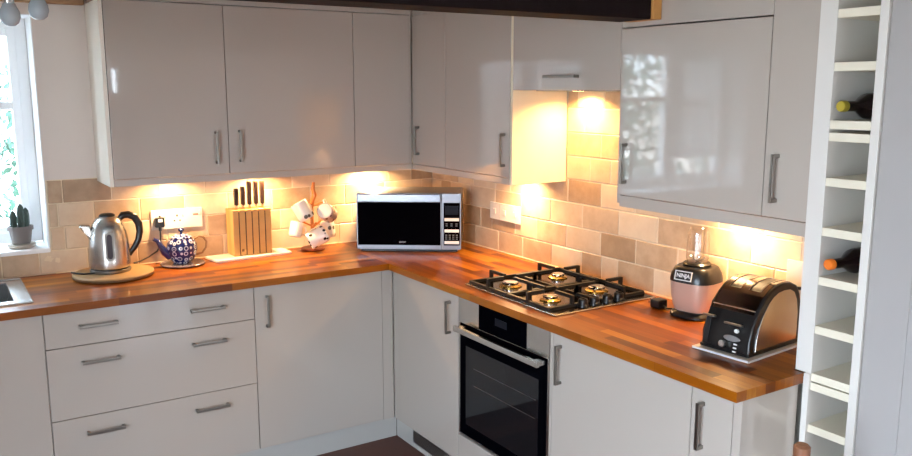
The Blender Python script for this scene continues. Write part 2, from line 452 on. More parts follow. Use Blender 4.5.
# ------------------------------------------------------------------ handles and cabinets
def handle(parent, c, axis, wall, L=.146):
    """flat bar handle; c = centre on the door face"""
    b = B(); s = .026; h = L/2
    x, y, z = c
    def bx(u0, u1, d0, d1, z0, z1, bev=.0015):
        if wall == 'y': b.box(x+u0, x+u1, y-d1, y-d0, z+z0, z+z1, bev=bev)
        else: b.box(x-d1, x-d0, y+u0, y+u1, z+z0, z+z1, bev=bev)
    if axis == 'h':
        bx(-h, h, s-.004, s+.003, -.006, .006); bx(-h, -h+.012, 0, s, -.006, .006); bx(h-.012, h, 0, s, -.006, .006)
    else:
        bx(-.006, .006, s-.004, s+.003, -h, h); bx(-.006, .006, 0, s, -h, -h+.012); bx(-.006, .006, 0, s, h-.012, h)
    return obj('handle', b, M_nickel, parent)
G = .0015
def front(parent, name, wall, a0, a1, z0, z1, face, t=.019):
    b = B()
    if wall == 'y': b.box(a0+G, a1-G, -face, -face+t, z0+G, z1-G, bev=.0018)
    else: b.box(-face, -face+t, a0+G, a1-G, z0+G, z1-G, bev=.0018)
    return obj(name, b, M_gloss, parent)
def carcass(parent, wall, a0, a1, z0, z1, depth, m=None, name='carcass', back=.0005):
    b = B()
    if wall == 'y': b.box(a0+.0005, a1-.0005, -depth, -back, z0, z1)
    else: b.box(-depth, -back, a0+.0005, a1-.0005, z0, z1)
    return obj(name, b, m or M_carc, parent)
BD = D-.0205; UD = UF-.0205; BZ = .112; TZ = .8765
XL = -2.93
# back base run
t = thing('sink_cabinet', 'cream gloss base cabinet under the sink at far left', 'cabinet', ((XL-2.122)/2, -.3, BZ))
b = B(); b.box(XL, XL+.018, -BD, -.012, BZ, TZ-.001); b.box(-2.14, -2.1225, -BD, -.012, BZ, TZ-.001); b.box(XL+.018, -2.14, -BD, -.012, BZ, BZ+.018); b.box(XL+.018,-2.14,-.03,-.012,BZ+.018,.70)
obj('carcass', b, M_carc, t)
d = front(t, 'door', 'y', -2.527, -2.122, .113, .872, D); handle(d, (-2.47, -D, .755), 'v', 'y')
d = front(t, 'door', 'y', XL, -2.527, .113, .872, D); handle(d, (-2.585, -D, .755), 'v', 'y')
t = thing('end_cabinet', 'cream gloss base cabinet left of the sink cabinet', 'cabinet', (-3.3, -.3, BZ))
carcass(t, 'y', XR0+.01, XL-.001, BZ, TZ, BD, back=.012)
d = front(t, 'door', 'y', XR0+.01, XL, .113, .872, D); handle(d, (-3.0, -D, .755), 'v', 'y')

t = thing('drawer_cabinet', 'wide cream gloss cabinet of three drawers with two bar handles each', 'cabinet', (-1.702, -.3, BZ))
carcass(t, 'y', -2.122, -1.2817, BZ, TZ, BD, back=.012)
for z0, z1, hz in ((.7272, .872, .806), (.43, .7272, .658), (.113, .43, .362)):
    d = front(t, 'drawer', 'y', -2.122, -1.2817, z0, z1, D)
    handle(d, (-1.925, -D, hz), 'h', 'y'); handle(d, (-1.489, -D, hz), 'h', 'y')
t = thing('corner_cabinet', 'cream gloss base cabinet between the drawers and the inner corner', 'cabinet', (-.95, -.3, BZ))
carcass(t, 'y', -1.2817, -.01, BZ, TZ, BD, back=.012)
d = front(t, 'door', 'y', -1.2817, -.6462, .113, .872, D); handle(d, (-1.226, -D, .756), 'v', 'y')
b = B(); b.box(-.6452, -D, -D+.003, -D+.019, BZ, .872, bev=.001); obj('corner_post', b, M_gloss, t)

# right base run
t = thing('corner_cabinet', 'cream gloss base cabinet between the inner corner and the oven', 'cabinet', (-.3, -.88, BZ))
carcass(t, 'x', -1.1756, -D-.001, BZ, TZ, BD, back=.012)
b = B(); b.box(-D+.003, -D+.019, -.607, -D-.0003, BZ, .872, bev=.001); obj('corner_post', b, M_gloss, t)
d = front(t, 'door', 'x', -1.1756, -.608, .113, .872, D); handle(d, (-D, -1.115, .756), 'v', 'x')

t = thing('oven_housing', 'cream gloss cabinet framing the built-in oven', 'cabinet', (-.3, -1.49, BZ))
b = B(); b.box(-BD, -.012, -1.1935, -1.1765, BZ, TZ); b.box(-BD, -.012, -1.809, -1.795, BZ, TZ); b.box(-BD, -.012, -1.795, -1.1935, BZ, .235); b.box(-.03, -.012, -1.795, -1.1935, .235, TZ)
obj('carcass', b, M_carc, t)
front(t, 'lower_panel', 'x', -1.81, -1.1756, .113, .244, D)
b = B(); b.box(-D, -D+.019, -1.809, -1.7965, .245, .872, bev=.001); obj('side_strip', b, M_gloss, t)
# built-in oven
t = thing('built_in_oven', 'built-in oven with black glass door and steel handle under the hob', 'oven', (-.4, -1.485, .25))
b = B(); b.box(-.56, -.05, -1.79, -1.2, .25, .865); obj('oven_body', b, M_black, t)
Y0, Y1 = -1.793, -1.180
b = B(); b.box(-D, -.561, Y0, Y1, .752, .872, bev=.002); pn = obj('control_panel', b, M_steel, t)
b = B(); b.box(-D-.002, -D+.001, -1.655, -1.334, .757, .868, bev=.001); obj('display_panel', b, M_blackg, pn)
b = B(); b.box(-D-.0028, -D-.0019, -1.53, -1.45, .80, .83); obj('screen', b, M_display, pn)
b = B(); b.box(-D-.002, -.561, Y0+.012, Y1-.012, .257, .749, bev=.003); dr = obj('oven_door', b, M_blackg, t)
b = B()
for a0, a1, z0, z1 in ((Y0, Y0+.0115, .252, .75), (Y1-.0115, Y1, .252, .75), (Y0+.0115, Y1-.0115, .251, .2565)): b.box(-D+.001, -.565, a0, a1, z0, z1, bev=.001)
obj('door_frame', b, M_steel, dr)
b = B(); b.box(-D-.0029, -D-.0021, -1.735, -1.24, .31, .66, bev=.0004)
obj('door_window', b, mat('oven_window', (18,18,21), .05, spec=.4), dr)
b = B()
for zz in (.575, .50): b.tube([(-D-.0036, -1.72, zz), (-D-.0036, -1.30, zz)], .0011, 6)
obj('shelf_rail', b, M_steel_dk, dr)
b = B(); b.box(-D-.047, -D-.031, -1.775, -1.205, .7235, .7475, bev=.003)
b.box(-D-.034, -D-.001, -1.772, -1.735, .727, .744, bev=.002); b.box(-D-.034, -D-.001, -1.245, -1.208, .727, .744, bev=.002)
obj('handle', b, M_steel, dr)

t = thing('base_cabinet', 'wide cream gloss base cabinet right of the oven', 'cabinet', (-.3, -2.13, BZ))
carcass(t, 'x', -2.4607, -1.81, BZ, TZ, BD, back=.012)
d = front(t, 'door', 'x', -2.4607, -1.81, .113, .872, D); handle(d, (-D, -1.858, .755), 'v', 'x')
t = thing('narrow_cabinet', 'narrow cream gloss base cabinet at the free end of the worktop', 'cabinet', (-.3, -2.53, BZ))
carcass(t, 'x', -2.612, -2.4607, BZ, TZ, BD, back=.012)
d = front(t, 'door', 'x', -2.612, -2.4607, .113, .872, D); handle(d, (-D, -2.507, .755), 'v', 'x')
b = B(); b.box(-D, -.336, -2.641, -2.6125, .0, TZ, bev=.0015); obj('end_panel', b, M_gloss, t)

# plinths
b = B(); b.box(XR0+.01, -.5605, -.5585, -.542, 0, BZ-.001, bev=.001)
tag(obj('plinth', b, M_plinth), 'pale plinth under the drawers and back cabinets', 'plinth')
t = thing('plinth', 'pale plinth with grey vent under the oven-side cabinets', 'plinth', (-.55, -1.6, 0))
b = B(); b.box(-.5585, -.542, -2.611, -.5590, 0, BZ-.001, bev=.001); obj('board', b, M_plinth, t)
b = B(); b.box(-.5605, -.5587, -1.13, -.728, .028, .098)
for k in range(9): b.box(-.5625, -.5604, -1.126, -.732, .032+k*.0072, .0352+k*.0072)
obj('vent_grille', b, M_steel_dk, t)

# ------------------------------------------------------------------ worktop
SX0, SX1, SY0, SY1 = -2.92, -2.17, -.50, -.085   # hole for the sink
b = B()
b.box(XR0+.004, SX0, -W, -.0005, WB, WT, mi=0); b.box(SX0, SX1, -W, SY0, WB, WT, mi=0); b.box(SX0, SX1, SY1, -.0005, WB, WT, mi=0)
b.box(SX1, -W, -W, -.0005, WB, WT, mi=0)
b.box(-W, -.333, -2.6527, -.0005, WB, WT, mi=1)
b.box(-.333, -.0005, -2.6185, -.0005, WB, WT, mi=1)
o = obj('worktop', b, [M_wtx, M_wty]); tag(o, 'continuous L-shaped oiled wooden worktop of glued staves', 'worktop')
b = B(); b.box(-2.0, -.014, -.0165, -.0095, WT+.0004, WT+.006, bev=.002); b.box(-.0165, -.0095, -2.617, -.0165, WT+.0004, WT+.006, bev=.002)
struct('trim_7', b, M_grout, label='pale sealant line between worktop and tiles')

# sink
t = thing('inset_sink', 'stainless steel inset sink in the worktop below the window', 'sink', (-2.53, -.3, .8))
b = B()
def ring(z0, z1, o0, i0):
    pass
X0, X1, Y0s, Y1s = -2.95, -2.143, -.535, -.05
bx0, bx1, by0, by1 = -2.62, -2.205, -.47, -.115
for a in ((X0, X1, Y0s, by0), (X0, X1, by1, Y1s), (X0, bx0, by0, by1), (bx1, X1, by0, by1)):
    b.box(a[0], a[1], a[2], a[3], WT+.0005, WT+.004)
b.tube([(X0+.01, Y0s+.005, WT+.004), (X1-.005, Y0s+.005, WT+.004), (X1-.005, Y1s-.005, WT+.004), (X0+.01, Y1s-.005, WT+.004)], .0045, 8, closed=True)
for k in range(6): b.box(X0+.04, bx0-.04, -.44+k*.055, -.432+k*.055, WT+.004, WT+.007, bev=.001)
obj('rim', b, M_steel, t)
b = B(); zb = .745
b.box(bx0-.002, bx0, by0, by1, zb, WT+.0005); b.box(bx1, bx1+.002, by0, by1, zb, WT+.0005); b.box(bx0-.002, bx1+.002, by0-.002, by0, zb, WT+.0005); b.box(bx0-.002, bx1+.002, by1, by1+.002, zb, WT+.0005)
b.box(bx0-.002, bx1+.002, by0-.002, by1+.002, zb-.002, zb)
obj('bowl', b, M_steel_dk, t)
t = thing('mixer_tap', 'chrome swan-neck mixer tap behind the sink bowl', 'tap', (-2.7, -.079, WT+.004))
b = B(); b.lathe([(.026,0),(.026,.01),(.018,.016),(.018,.09),(.014,.1)], (-2.7,-.079,WT+.0045)); b.tube([(-2.7,-.079,WT+.09)]+[(-2.7+.0, -.079-.07+.07*math.cos(a), WT+.27+.07*math.sin(a)) for a in [PI*k/10 for k in range(11)]]+[(-2.7,-.219,WT+.22)], .011, 12)
obj('spout', b, M_chrome, t)
b = B(); b.tube([(-2.682,-.079,WT+.06),(-2.63,-.082,WT+.085)], .006, 8); obj('lever', b, M_chrome, t)

# ------------------------------------------------------------------ wall cabinets
t = thing('wall_cabinet', 'double cream gloss wall cabinet above kettle and knife block', 'cabinet', (-1.22, -.15, ZU))
carcass(t, 'y', -1.78, -.6433, ZU+.002, ZT, UD)
b = B(); b.box(-1.7963, -1.7805, -UF+.001, -.0005, ZP, ZT, bev=.001); obj('end_panel', b, mat('cream_side', (240,232,218), .4), t)
d = front(t, 'door', 'y', -1.7795, -1.278, ZU, ZT, UF); handle(d, (-1.336, -UF, 1.473), 'v', 'y')
d = front(t, 'door', 'y', -1.278, -.6433, ZU, ZT, UF); handle(d, (-1.227, -UF, 1.476), 'v', 'y')
t = thing('wall_cabinet', 'single cream gloss wall cabinet above the mug tree beside the corner', 'cabinet', (-.49, -.15, ZU))
carcass(t, 'y', -.6433, -.3165, ZU+.002, ZT, UD)
front(t, 'door', 'y', -.6433, -.3285, ZU, ZT, UF)
b = B(); b.box(-.3275, -.3165, -UF+.004, -UF+.018, ZU, ZT, bev=.001); obj('corner_post', b, M_gloss, t)
t = thing('wall_cabinet', 'narrow cream gloss corner wall cabinet above the microwave', 'cabinet', (-.15, -.48, ZU))
carcass(t, 'x', -.6365, -.0005, ZU+.002, ZT, UD)
d = front(t, 'door', 'x', -.6365, -.3165, ZU, ZT, UF); handle(d, (-UF, -.383, 1.473), 'v', 'x')
t = thing('wall_cabinet', 'cream gloss wall cabinet with lamplit side panel left of the hob', 'cabinet', (-.15, -.9, ZU))
carcass(t, 'x', -1.165, -.6365, ZU+.002, ZT, UD)
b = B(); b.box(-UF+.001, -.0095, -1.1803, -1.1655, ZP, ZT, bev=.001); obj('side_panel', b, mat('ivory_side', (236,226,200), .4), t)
d = front(t, 'door', 'x', -1.1645, -.6365, ZU, ZT, UF); handle(d, (-UF, -1.127, 1.470), 'v', 'x')
t = thing('bridging_cabinet', 'short cream gloss cabinet above the hob with horizontal handle', 'cabinet', (-.15, -1.5, 1.73))
carcass(t, 'x', -1.8305, -1.1808, 1.748, ZT, UD)
d = front(t, 'door', 'x', -1.8305, -1.1808, 1.727, ZT, UF); handle(d, (-UF, -1.511, 1.782), 'h', 'x', .19)
t = thing('extractor_hood', 'slim steel extractor hood under the short cabinet above the hob', 'extractor hood', (-.15, -1.5, 1.727))
b = B(); b.box(-UD+.006, -.0105, -1.828, -1.184, 1.728, 1.747, bev=.002); obj('hood_body', b, M_steel_dk, t)
b = B(); b.box(-.25, -.15, -1.75, -1.26, 1.7245, 1.7278)
obj('filter', b, M_nickel, t)
M_lens = mat('warm_lens', (255,230,180), .3, emis=(1,.62,.25), estr=18)
for yy in (-1.34, -1.68):
    b = B(); b.cyl((-.085, yy, 1.7235), .024, .0042); obj('hood_lamp', b, M_lens, t)
BIGR = t = thing('wall_cabinet', 'large glossy wall cabinet right of the hob reflecting the window', 'cabinet', (-.15, -2.14, ZU))
carcass(t, 'x', -2.4601, -1.8458, ZU+.002, 1.946, UD)
b = B(); b.box(-UF+.001, -.0095, -1.8452, -1.8312, ZP, 1.946, bev=.001); obj('side_panel', b, M_gloss, t)
d = front(t, 'door', 'x', -2.4601, -1.8458+.0125, ZU, 1.946, UF); handle(d, (-UF, -1.874, 1.468), 'v', 'x')
t = thing('wall_cabinet', 'narrow tall glossy wall cabinet beside the wine rack', 'cabinet', (-.15, -2.54, ZU))
carcass(t, 'x', -2.6165, -2.4601, ZU+.002, CEIL-.002, UD)
d = front(t, 'door', 'x', -2.6165, -2.4601, ZU, CEIL-.002, UF); handle(d, (-UF, -2.507, 1.471), 'v', 'x')
b = B(); b.box(-UF+.0, -.0005, -2.4595, -1.8312, 1.949, CEIL-.001, bev=.001)
tag(obj('top_panel', b, M_gloss), 'pale gloss filler panel above the large cabinet right of the hob', 'panel')
b = B(); b.box(-1.7963, -.3165, -UF+.006, -.0315, ZT+.002, CEIL-.001); b.box(-UF+.006, -.0005, -1.8305, -.3165+.01, ZT+.002, CEIL-.001)
tag(obj('top_panel', b, M_gloss), 'cream boxed filler above the left and corner wall cabinets', 'panel')
# light pelmets
b = B(); b.box(-1.7800, -UF-.001, -UF+.0005, -UF+.018, ZP, ZU-.001, bev=.001)
tag(obj('light_pelmet', b, M_gloss), 'cream pelmet strip under the wall cabinets above the kettle', 'pelmet')
b = B(); b.box(-UF+.0005, -UF+.018, -1.1650, -UF+.02, ZP, ZU-.001, bev=.001)
tag(obj('light_pelmet', b, M_gloss), 'cream pelmet strip under the corner cabinets above the microwave', 'pelmet')
b = B(); b.box(-UF+.0005, -UF+.018, -2.6165, -1.8456, ZP-.012, ZU-.001, bev=.001)
obj('light_pelmet', b, M_gloss, BIGR)

# ------------------------------------------------------------------ ceiling beam
t = thing('ceiling_beam', 'dark stained ceiling beam crossing the top of the room', 'beam', (-2.0, -1.95, 1.964))
b = B(); b.prism([(-3.69, -1.955), (-.36, -2.012), (-.36, -1.865), (-3.69, -1.81)], 1.964, CEIL-.001, 'xy', bev=.004); obj('timber', b, M_beam, t)
b = B(); b.box(-.3585, -.319, -2.022, -1.88, 1.964, CEIL-.002, bev=.003); obj('end_block', b, M_rawwood, t)

# ------------------------------------------------------------------ wine rack
t = thing('wine_rack', 'tall white built-in wine rack of stacked square compartments', 'wine rack', (-.17, -2.73, 0))
RY0, RY1 = -2.816, -2.6195; OY0, OY1 = -2.792, -2.672; RFX = -.3255
b = B(); b.box(RFX, -.0105, OY1, RY1, WT+.0008, CEIL-.002, bev=.0015); b.box(RFX, -.3335+.001, OY1, -2.6535, 0, WT+.0008)
b.box(-.325, -.0105, OY1, -2.6535, 0, WT); obj('upright', b, M_rackw, t)
b = B(); b.box(RFX, -.0105, RY0, OY0, 0, CEIL-.002, bev=.0015); obj('upright', b, M_rackw, t)
b = B(); b.box(-.03, -.0105, OY0, OY1, 0, CEIL-.002); obj('back_panel', b, M_cream, t)
zs = [2.235, 2.09, 1.948, 1.806, 1.648, 1.614, 1.488, 1.346, 1.203, 1.058, .914, .886, .757, .61, .465, .32, .175, .05]
for z in zs:
    b = B(); b.box(RFX+.001, -.0305, OY0+.0003, OY1-.0003, z-.024, z, bev=.0012); obj('shelf', b, M_cream, t)
def bottle(label, z, capm, x0=-.305, tilt=0):
    t = thing('wine_bottle', label, 'bottle', (x0, -2.696, z), 0)
    t.rotation_euler = (0, 0, R(-4))
    prof = [(.0, .27), (.033, .269), (.037, .262), (.037, .12), (.034, .105), (.018, .075), (.0145, .06), (.0145, .02), (.0145, .015), (0, .015)][::-1]
    b = B(); b.lathe(prof, axis='x', seg=32); obj('glass_body', b, M_bottle, t, world=False)
    b = B(); b.lathe([(0, 0), (.0135, 0), (.0155, .003), (.016, .016), (.0158, .019), (0, .019)], axis='x', seg=28); obj('foil_cap', b, capm, t, world=False)
    b = B(); b.lathe([(.0374, .15), (.0374, .24)], axis='x', seg=32); obj('paper_label', b, mat('bottle_label', (60,30,34), .6), t, world=False)
    return t
bottle('dark wine bottle with gold cap lying in the upper rack compartment', 1.648+.0385, M_gold, x0=-.318)
bottle('dark wine bottle with orange cap lying in the lower rack compartment', 1.203+.0385, M_orange, x0=-.322)

# chair post at the lower right
t = thing('wooden_chair', 'brown wooden chair in front of the end panel at the lower right edge', 'chair', (-.45, -2.78, 0))
M_chair = mat('chair_wood', (128,82,56), .5, noise=.2, nscale=20)
CX, CY = -.628, -2.86
for k, (dx, dy, h) in enumerate(((0, 0, .838), (.21, -.30, .60), (.33, .20, .0), (.5, -.2, .0))):
    if k > 1: continue
    b = B(); b.lathe([(.016, 0), (.020, .1), (.021, h-.02), (.021, h-.006), (.015, h), (0, h+.001)], (CX+dx, CY+dy, 0.0), 20); obj('post', b, M_chair, t)
b = B(); b.prism([(CX-.02, CY+.02), (CX+.19, CY-.34), (CX+.31, CY-.27), (CX+.10, CY+.09)], .43, .455, 'xy', bev=.006); obj('seat', b, M_chair, t)
for dx, dy in ((.09, .03), (.27, -.27)):
    b = B(); b.cyl((CX+dx, CY+dy, 0), .016, .43); obj('leg', b, M_chair, t)

# ------------------------------------------------------------------ lights under the cabinets
def spot(loc, e, size=.03, col=(1.0, .64, .31), rot=(0,0,0), spread=150):
    l = bpy.data.lights.new('cabinet_lamp', 'AREA'); l.shape = 'DISK'; l.size = size; l.energy = e; l.color = col; l.spread = R(spread)
    o = bpy.data.objects.new('cabinet_lamp', l); C.objects.link(o); o.location = loc; o.rotation_euler = rot
SPOTS = []
def puck(x, y, e, label):
    b = B(); b.cyl((x, y, ZU-.0125), .032, .0145, bev=.003); t = tag(obj('puck_light', b, M_steel_dk), label, 'light', 'round lights under the wall cabinets')
    b = B(); b.cyl((x, y, ZU-.0145), .024, .0018); obj('lens', b, M_lens, t)
    spot((x, y, ZU-.018), e)
EB = 4.6
puck(-1.50, -.12, EB*.72, 'round warm light under the cabinet above the teapot')
puck(-1.055, -.12, EB, 'round warm light under the cabinet right of the knives')
puck(-.44, -.10, EB*1.3, 'round warm light under the cabinet above the microwave')
puck(-.10, -.93, EB, 'round warm light under the cabinet above the right double switch plate')
puck(-.10, -2.18, EB*.9, 'round warm light under the large cabinet above the toaster')
spot((-.085, -1.34, 1.72), 5.0, .04, (1.0, .54, .16)); spot((-.085, -1.68, 1.72), 1.6, .04, (1.0, .54, .16))

# ------------------------------------------------------------------ sockets and cords
def plate(name, label, wall, a0, a1, z0, z1, kind):
    c = (a0+a1)/2
    t = thing(name, label, 'socket', (c, -.012, z0) if wall == 'y' else (-.012, c, z0))
    def bx(b, p0, p1, d0, d1, h0, h1, bev=.0008):
        if wall == 'y': b.box(p0, p1, -d1, -d0, h0, h1, bev=bev)
        else: b.box(-d1, -d0, p0, p1, h0, h1, bev=bev)
    b = B(); bx(b, a0, a1, .0102, .020, z0, z1, .003); obj('face_plate', b, M_plate, t)
    zc = (z0+z1)/2
    if kind == 'socket':
        n = 3
        for i in range(n):
            pc = a0 + (a1-a0)*(i+.5)/n if n > 1 else c
            if i == 0 or i == 1:
                b = B(); bx(b, pc-.004, pc+.004, .0201, .0206, zc+.01, zc+.021, 0)
                bx(b, pc-.017, pc-.009, .0201, .0206, zc-.012, zc-.005, 0); bx(b, pc+.009, pc+.017, .0201, .0206, zc-.012, zc-.005, 0)
                obj('pin_slots', b, M_black, t)
            b = B(); bx(b, pc+.02, pc+.03, .0201, .0235, zc+.014, zc+.034); obj('rocker_switch', b, M_plate, t)
        b = B(); bx(b, a1-.045, a1-.02, .0201, .0212, zc+.01, zc+.02); obj('neon', b, mat('red_mark', (190,120,110), .4), t)
    elif kind == 'switch':
        for i in range(3):
            pc = a1 - (a1-a0)*(i+.5)/3
            b = B(); bx(b, pc-.012, pc+.012, .0201, .0235, zc-.013, zc+.013, .0015); obj('rocker_switch', b, M_plate, t)
        b = B(); bx(b, c+.042, c+.0425, .0201, .0206, z0+.003, z1-.003, 0); obj('joint', b, M_shadow, t)
    return t
plate('wall_socket', 'white three-gang wall socket behind the teapot', 'y', -1.574, -1.332, 1.070, 1.165, 'socket')
plate('wall_socket', 'white switched outlet plate right of the microwave', 'x', -.852, -.598, 1.076, 1.163, 'switch')
plate('wall_socket', 'white wall socket half hidden behind the toaster', 'x', -2.50, -2.352, 1.075, 1.165, 'one')

t = thing('power_plug', 'black plug in the left socket with cable trailing to the kettle', 'plug', (-1.537, -.03, 1.09))
b = B(); b.box(-1.562, -1.517, -.052, -.0212, 1.085, 1.132, bev=.007); b.cyl((-1.540, -.045, 1.07), .007, .02); obj('plug_body', b, M_black, t)
b = B(); b.box(-1.549, -1.529, -.0535, -.0515, 1.112, 1.126, bev=.0008); obj('white_sticker', b, M_label, t)
b = B(); b.tube([(-1.540,-.045,1.075),(-1.541,-.046,1.04),(-1.545,-.046,1.0),(-1.56,-.047,.975),(-1.60,-.05,.952),(-1.64,-.06,.938),(-1.675,-.08,.936)], .0035, 8); obj('cable', b, M_rubber, t)

# ------------------------------------------------------------------ kettle on its board
BX, BY = -1.785, -.19
t = thing('round_board', 'round wooden board under the kettle', 'board', (BX, BY, WT+.0005))
b = B(); b.lathe([(.0,0),(.155,0),(.168,.006),(.170,.016),(.166,.0195),(0,.0195)], (BX,BY,WT+.0005), 64); obj('disc', b, M_pine, t)
b = B(); b.lathe([(.1705,.004),(.1712,.012)], (BX,BY,WT+.0005), 64); obj('rim_edge', b, mat('board_dark_edge', (120,84,50), .6), t)
KZ = WT+.0205; KX, KY = -1.793, -.17; k0 = set(bpy.data.objects)
t = thing('kettle', 'brushed steel jug kettle with black handle on the round board', 'kettle', (KX, KY, KZ))
b = B(); b.lathe([(0,0),(.080,0),(.082,.004),(.082,.012),(.079,.014),(0,.014)], (KX,KY,KZ), 48); obj('base', b, M_steel_dk, t)
b = B(); b.lathe([(0,.0142),(.077,.0142),(.077,.019),(0,.019)], (KX,KY,KZ), 48); obj('base_gap', b, M_black, t)
b = B(); b.lathe([(0,.0192),(.0785,.0192),(.081,.024),(.0810,.05),(.0795,.10),(.077,.14),(.0725,.17),(.0645,.198),(.0575,.212)], (KX,KY,KZ), 64)
b.bm.faces.ensure_lookup_table(); obj('body', b, M_steel, t)
b = B(); b.lathe([(.0575,.2125),(.054,.219),(.046,.229),(.034,.237),(.022,.241),(0,.2425)], (KX,KY,KZ), 48); lid = obj('lid', b, M_steel, t)
b = B(); b.lathe([(.032,.2385),(.031,.244),(.022,.249),(0,.250)], (KX,KY,KZ), 32); obj('lid_button', b, M_black, lid)
b = B(); b.prism([(-.060,.150),(-.071,.205),(-.108,.208),(-.112,.199),(-.088,.178),(-.0765,.145)], -.017, .017, 'xz', M=Matrix.Translation((KX,KY,KZ)), bev=.006); obj('spout', b, M_steel, t)
hp = [(.048,.222),(.062,.236),(.084,.238),(.108,.226),(.124,.196),(.127,.160),(.119,.125),(.103,.095),(.086,.074),(.078,.060)]
b = B(); b.tube([(KX+x, KY+.0, KZ+z) for x, z in hp], [.012,.016,.0165,.0165,.016,.0145,.0135,.0125,.0115,.010], 12, flat=.9); obj('handle', b, M_black, t)
b = B(); M = Matrix.Translation((KX, KY, KZ)) @ Matrix.Rotation(R(-8), 4, 'Z')
pts = []
for k in range(24):
    a = 2*PI*k/24; pts.append((.0175*math.cos(a), .118+(.043 if math.sin(a) > 0 else -.043)+.0175*math.sin(a)))
b.prism(pts, -.0842, -.066, 'xz', M=M); obj('gauge_surround', b, M_nickel, t)
pts = [(x*.62, .118+(z-.118)*.88) for x, z in pts]
b = B(); b.prism(pts, -.0856, -.0843, 'xz', M=M); obj('water_gauge', b, mat('smoky_gauge', (62,54,60), .15), t)
b = B(); b.tube([(KX-.07,KY-.045,KZ+.006),(KX-.11,KY-.03,KZ+.004),(KX-.135,KY+.0,KZ+.004),(KX-.15,KY+.02,KZ+.005)], .0035, 8); obj('cord', b, M_rubber, t)

for ob in set(bpy.data.objects)-k0:
    if ob.type == 'EMPTY': ob.scale = (1.06, 1.06, 1.04)

# ------------------------------------------------------------------ teapot
k0 = set(bpy.data.objects)
TX, TY = -1.462, -.115
t = thing('trivet', 'round glass trivet under the blue teapot', 'trivet', (TX, TY, WT))
b = B(); b.lathe([(0,0),(.092,0),(.100,.004),(.101,.008),(.097,.010),(0,.008)], (TX,TY,WT+.0006), 48); obj('dish', b, mat('trivet_grey', (160,130,104), .25, coat=.4), t)
b = B(); b.lathe([(.1013,.0045),(.1025,.008),(.0995,.0108)], (TX,TY,WT+.0006), 48); obj('rim', b, mat('trivet_rim', (112,100,108), .2), t)
TZ0 = WT+.0106
t = thing('teapot', 'dark blue patterned ceramic teapot on a trivet', 'teapot', (TX, TY, TZ0))
b = B(); b.lathe([(0,0),(.036,0),(.040,.004),(.052,.020),(.062,.042),(.0665,.062),(.064,.085),(.054,.104),(.042,.113)], (TX,TY,TZ0), 56); obj('body', b, M_teablue, t)
b = B(); b.lathe([(.046,.111),(.046,.116),(.036,.124),(.018,.130),(0,.132)], (TX,TY,TZ0), 48); lid = obj('lid', b, M_teablue, t)
b = B(); b.lathe([(.006,.131),(.006,.138),(.0125,.144),(.0125,.152),(.007,.157),(0,.158)], (TX,TY,TZ0), 24); obj('knob', b, M_blue, lid)
b = B(); b.tube([(TX-.050,TY,TZ0+.035),(TX-.075,TY,TZ0+.055),(TX-.092,TY,TZ0+.085),(TX-.104,TY,TZ0+.108),(TX-.122,TY,TZ0+.118)], [.022,.018,.013,.010,.009], 16); obj('spout', b, M_blue, t)
hp = [(.050,.098),(.075,.112),(.098,.106),(.111,.085),(.108,.058),(.090,.036),(.062,.030)]
b = B(); b.tube([(TX+x,TY,TZ0+z) for x, z in hp], .0048, 10); obj('handle', b, mat('glaze_tan', (150,112,76), .25, coat=.4), t)

for ob in set(bpy.data.objects)-k0:
    if ob.name == 'teapot': ob.scale = (1.06, 1.06, 1.06)

# ------------------------------------------------------------------ knife block on its board
t = thing('serving_board', 'flat white serving board under the knife block', 'board', (-1.12, -.11, WT))
b = B(); b.prism([(-1.335,-.045),(-1.318,-.178),(-1.30,-.186),(-.945,-.152),(-.925,-.140),(-.930,-.030),(-.945,-.022),(-1.32,-.032)], WT+.0006, WT+.013, 'xy', bev=.003); obj('slab', b, M_board, t)
b = B()
for xx in (-1.25, -1.0): b.cyl((xx, -.1, WT+.0002), .006, .0004)
obj('foot', b, M_rubber, t)
BKZ = WT+.0135
t = thing('knife_block', 'bamboo knife block with upright slots on the white board', 'knife block', (-1.12, -.09, BKZ))
b = B(); x0, x1 = -1.216, -1.024; n = 6; sw = .005
w = ((x1-x0) - 5*sw)/n
for i in range(n):
    a = x0+i*(w+sw); b.box(a, a+w, -.132, -.020, BKZ, 1.150, bev=.0012)
b.box(x0+.002, x1-.002, -.127, -.025, BKZ, 1.138)
obj('block_body', b, M_bamboo, t)
b = B(); b.box(x0+w-.0001, x1-w, -.1285, -.1272, BKZ+.002, 1.140); obj('slot_shadow_liner', b, M_knife, t)
b = B(); b.box(-1.178, -1.166, -.1335, -.1321, .945, .957, bev=.0005); obj('maker_mark', b, mat('burnt_mark', (120,80,44), .6), t)
names = ['leftmost dark-handled kitchen knife in the bamboo block', 'second dark-handled knife from the left in the bamboo block', 'middle dark-handled kitchen knife in the bamboo block', 'second dark-handled knife from the right in the bamboo block', 'rightmost dark-handled kitchen knife in the bamboo block']
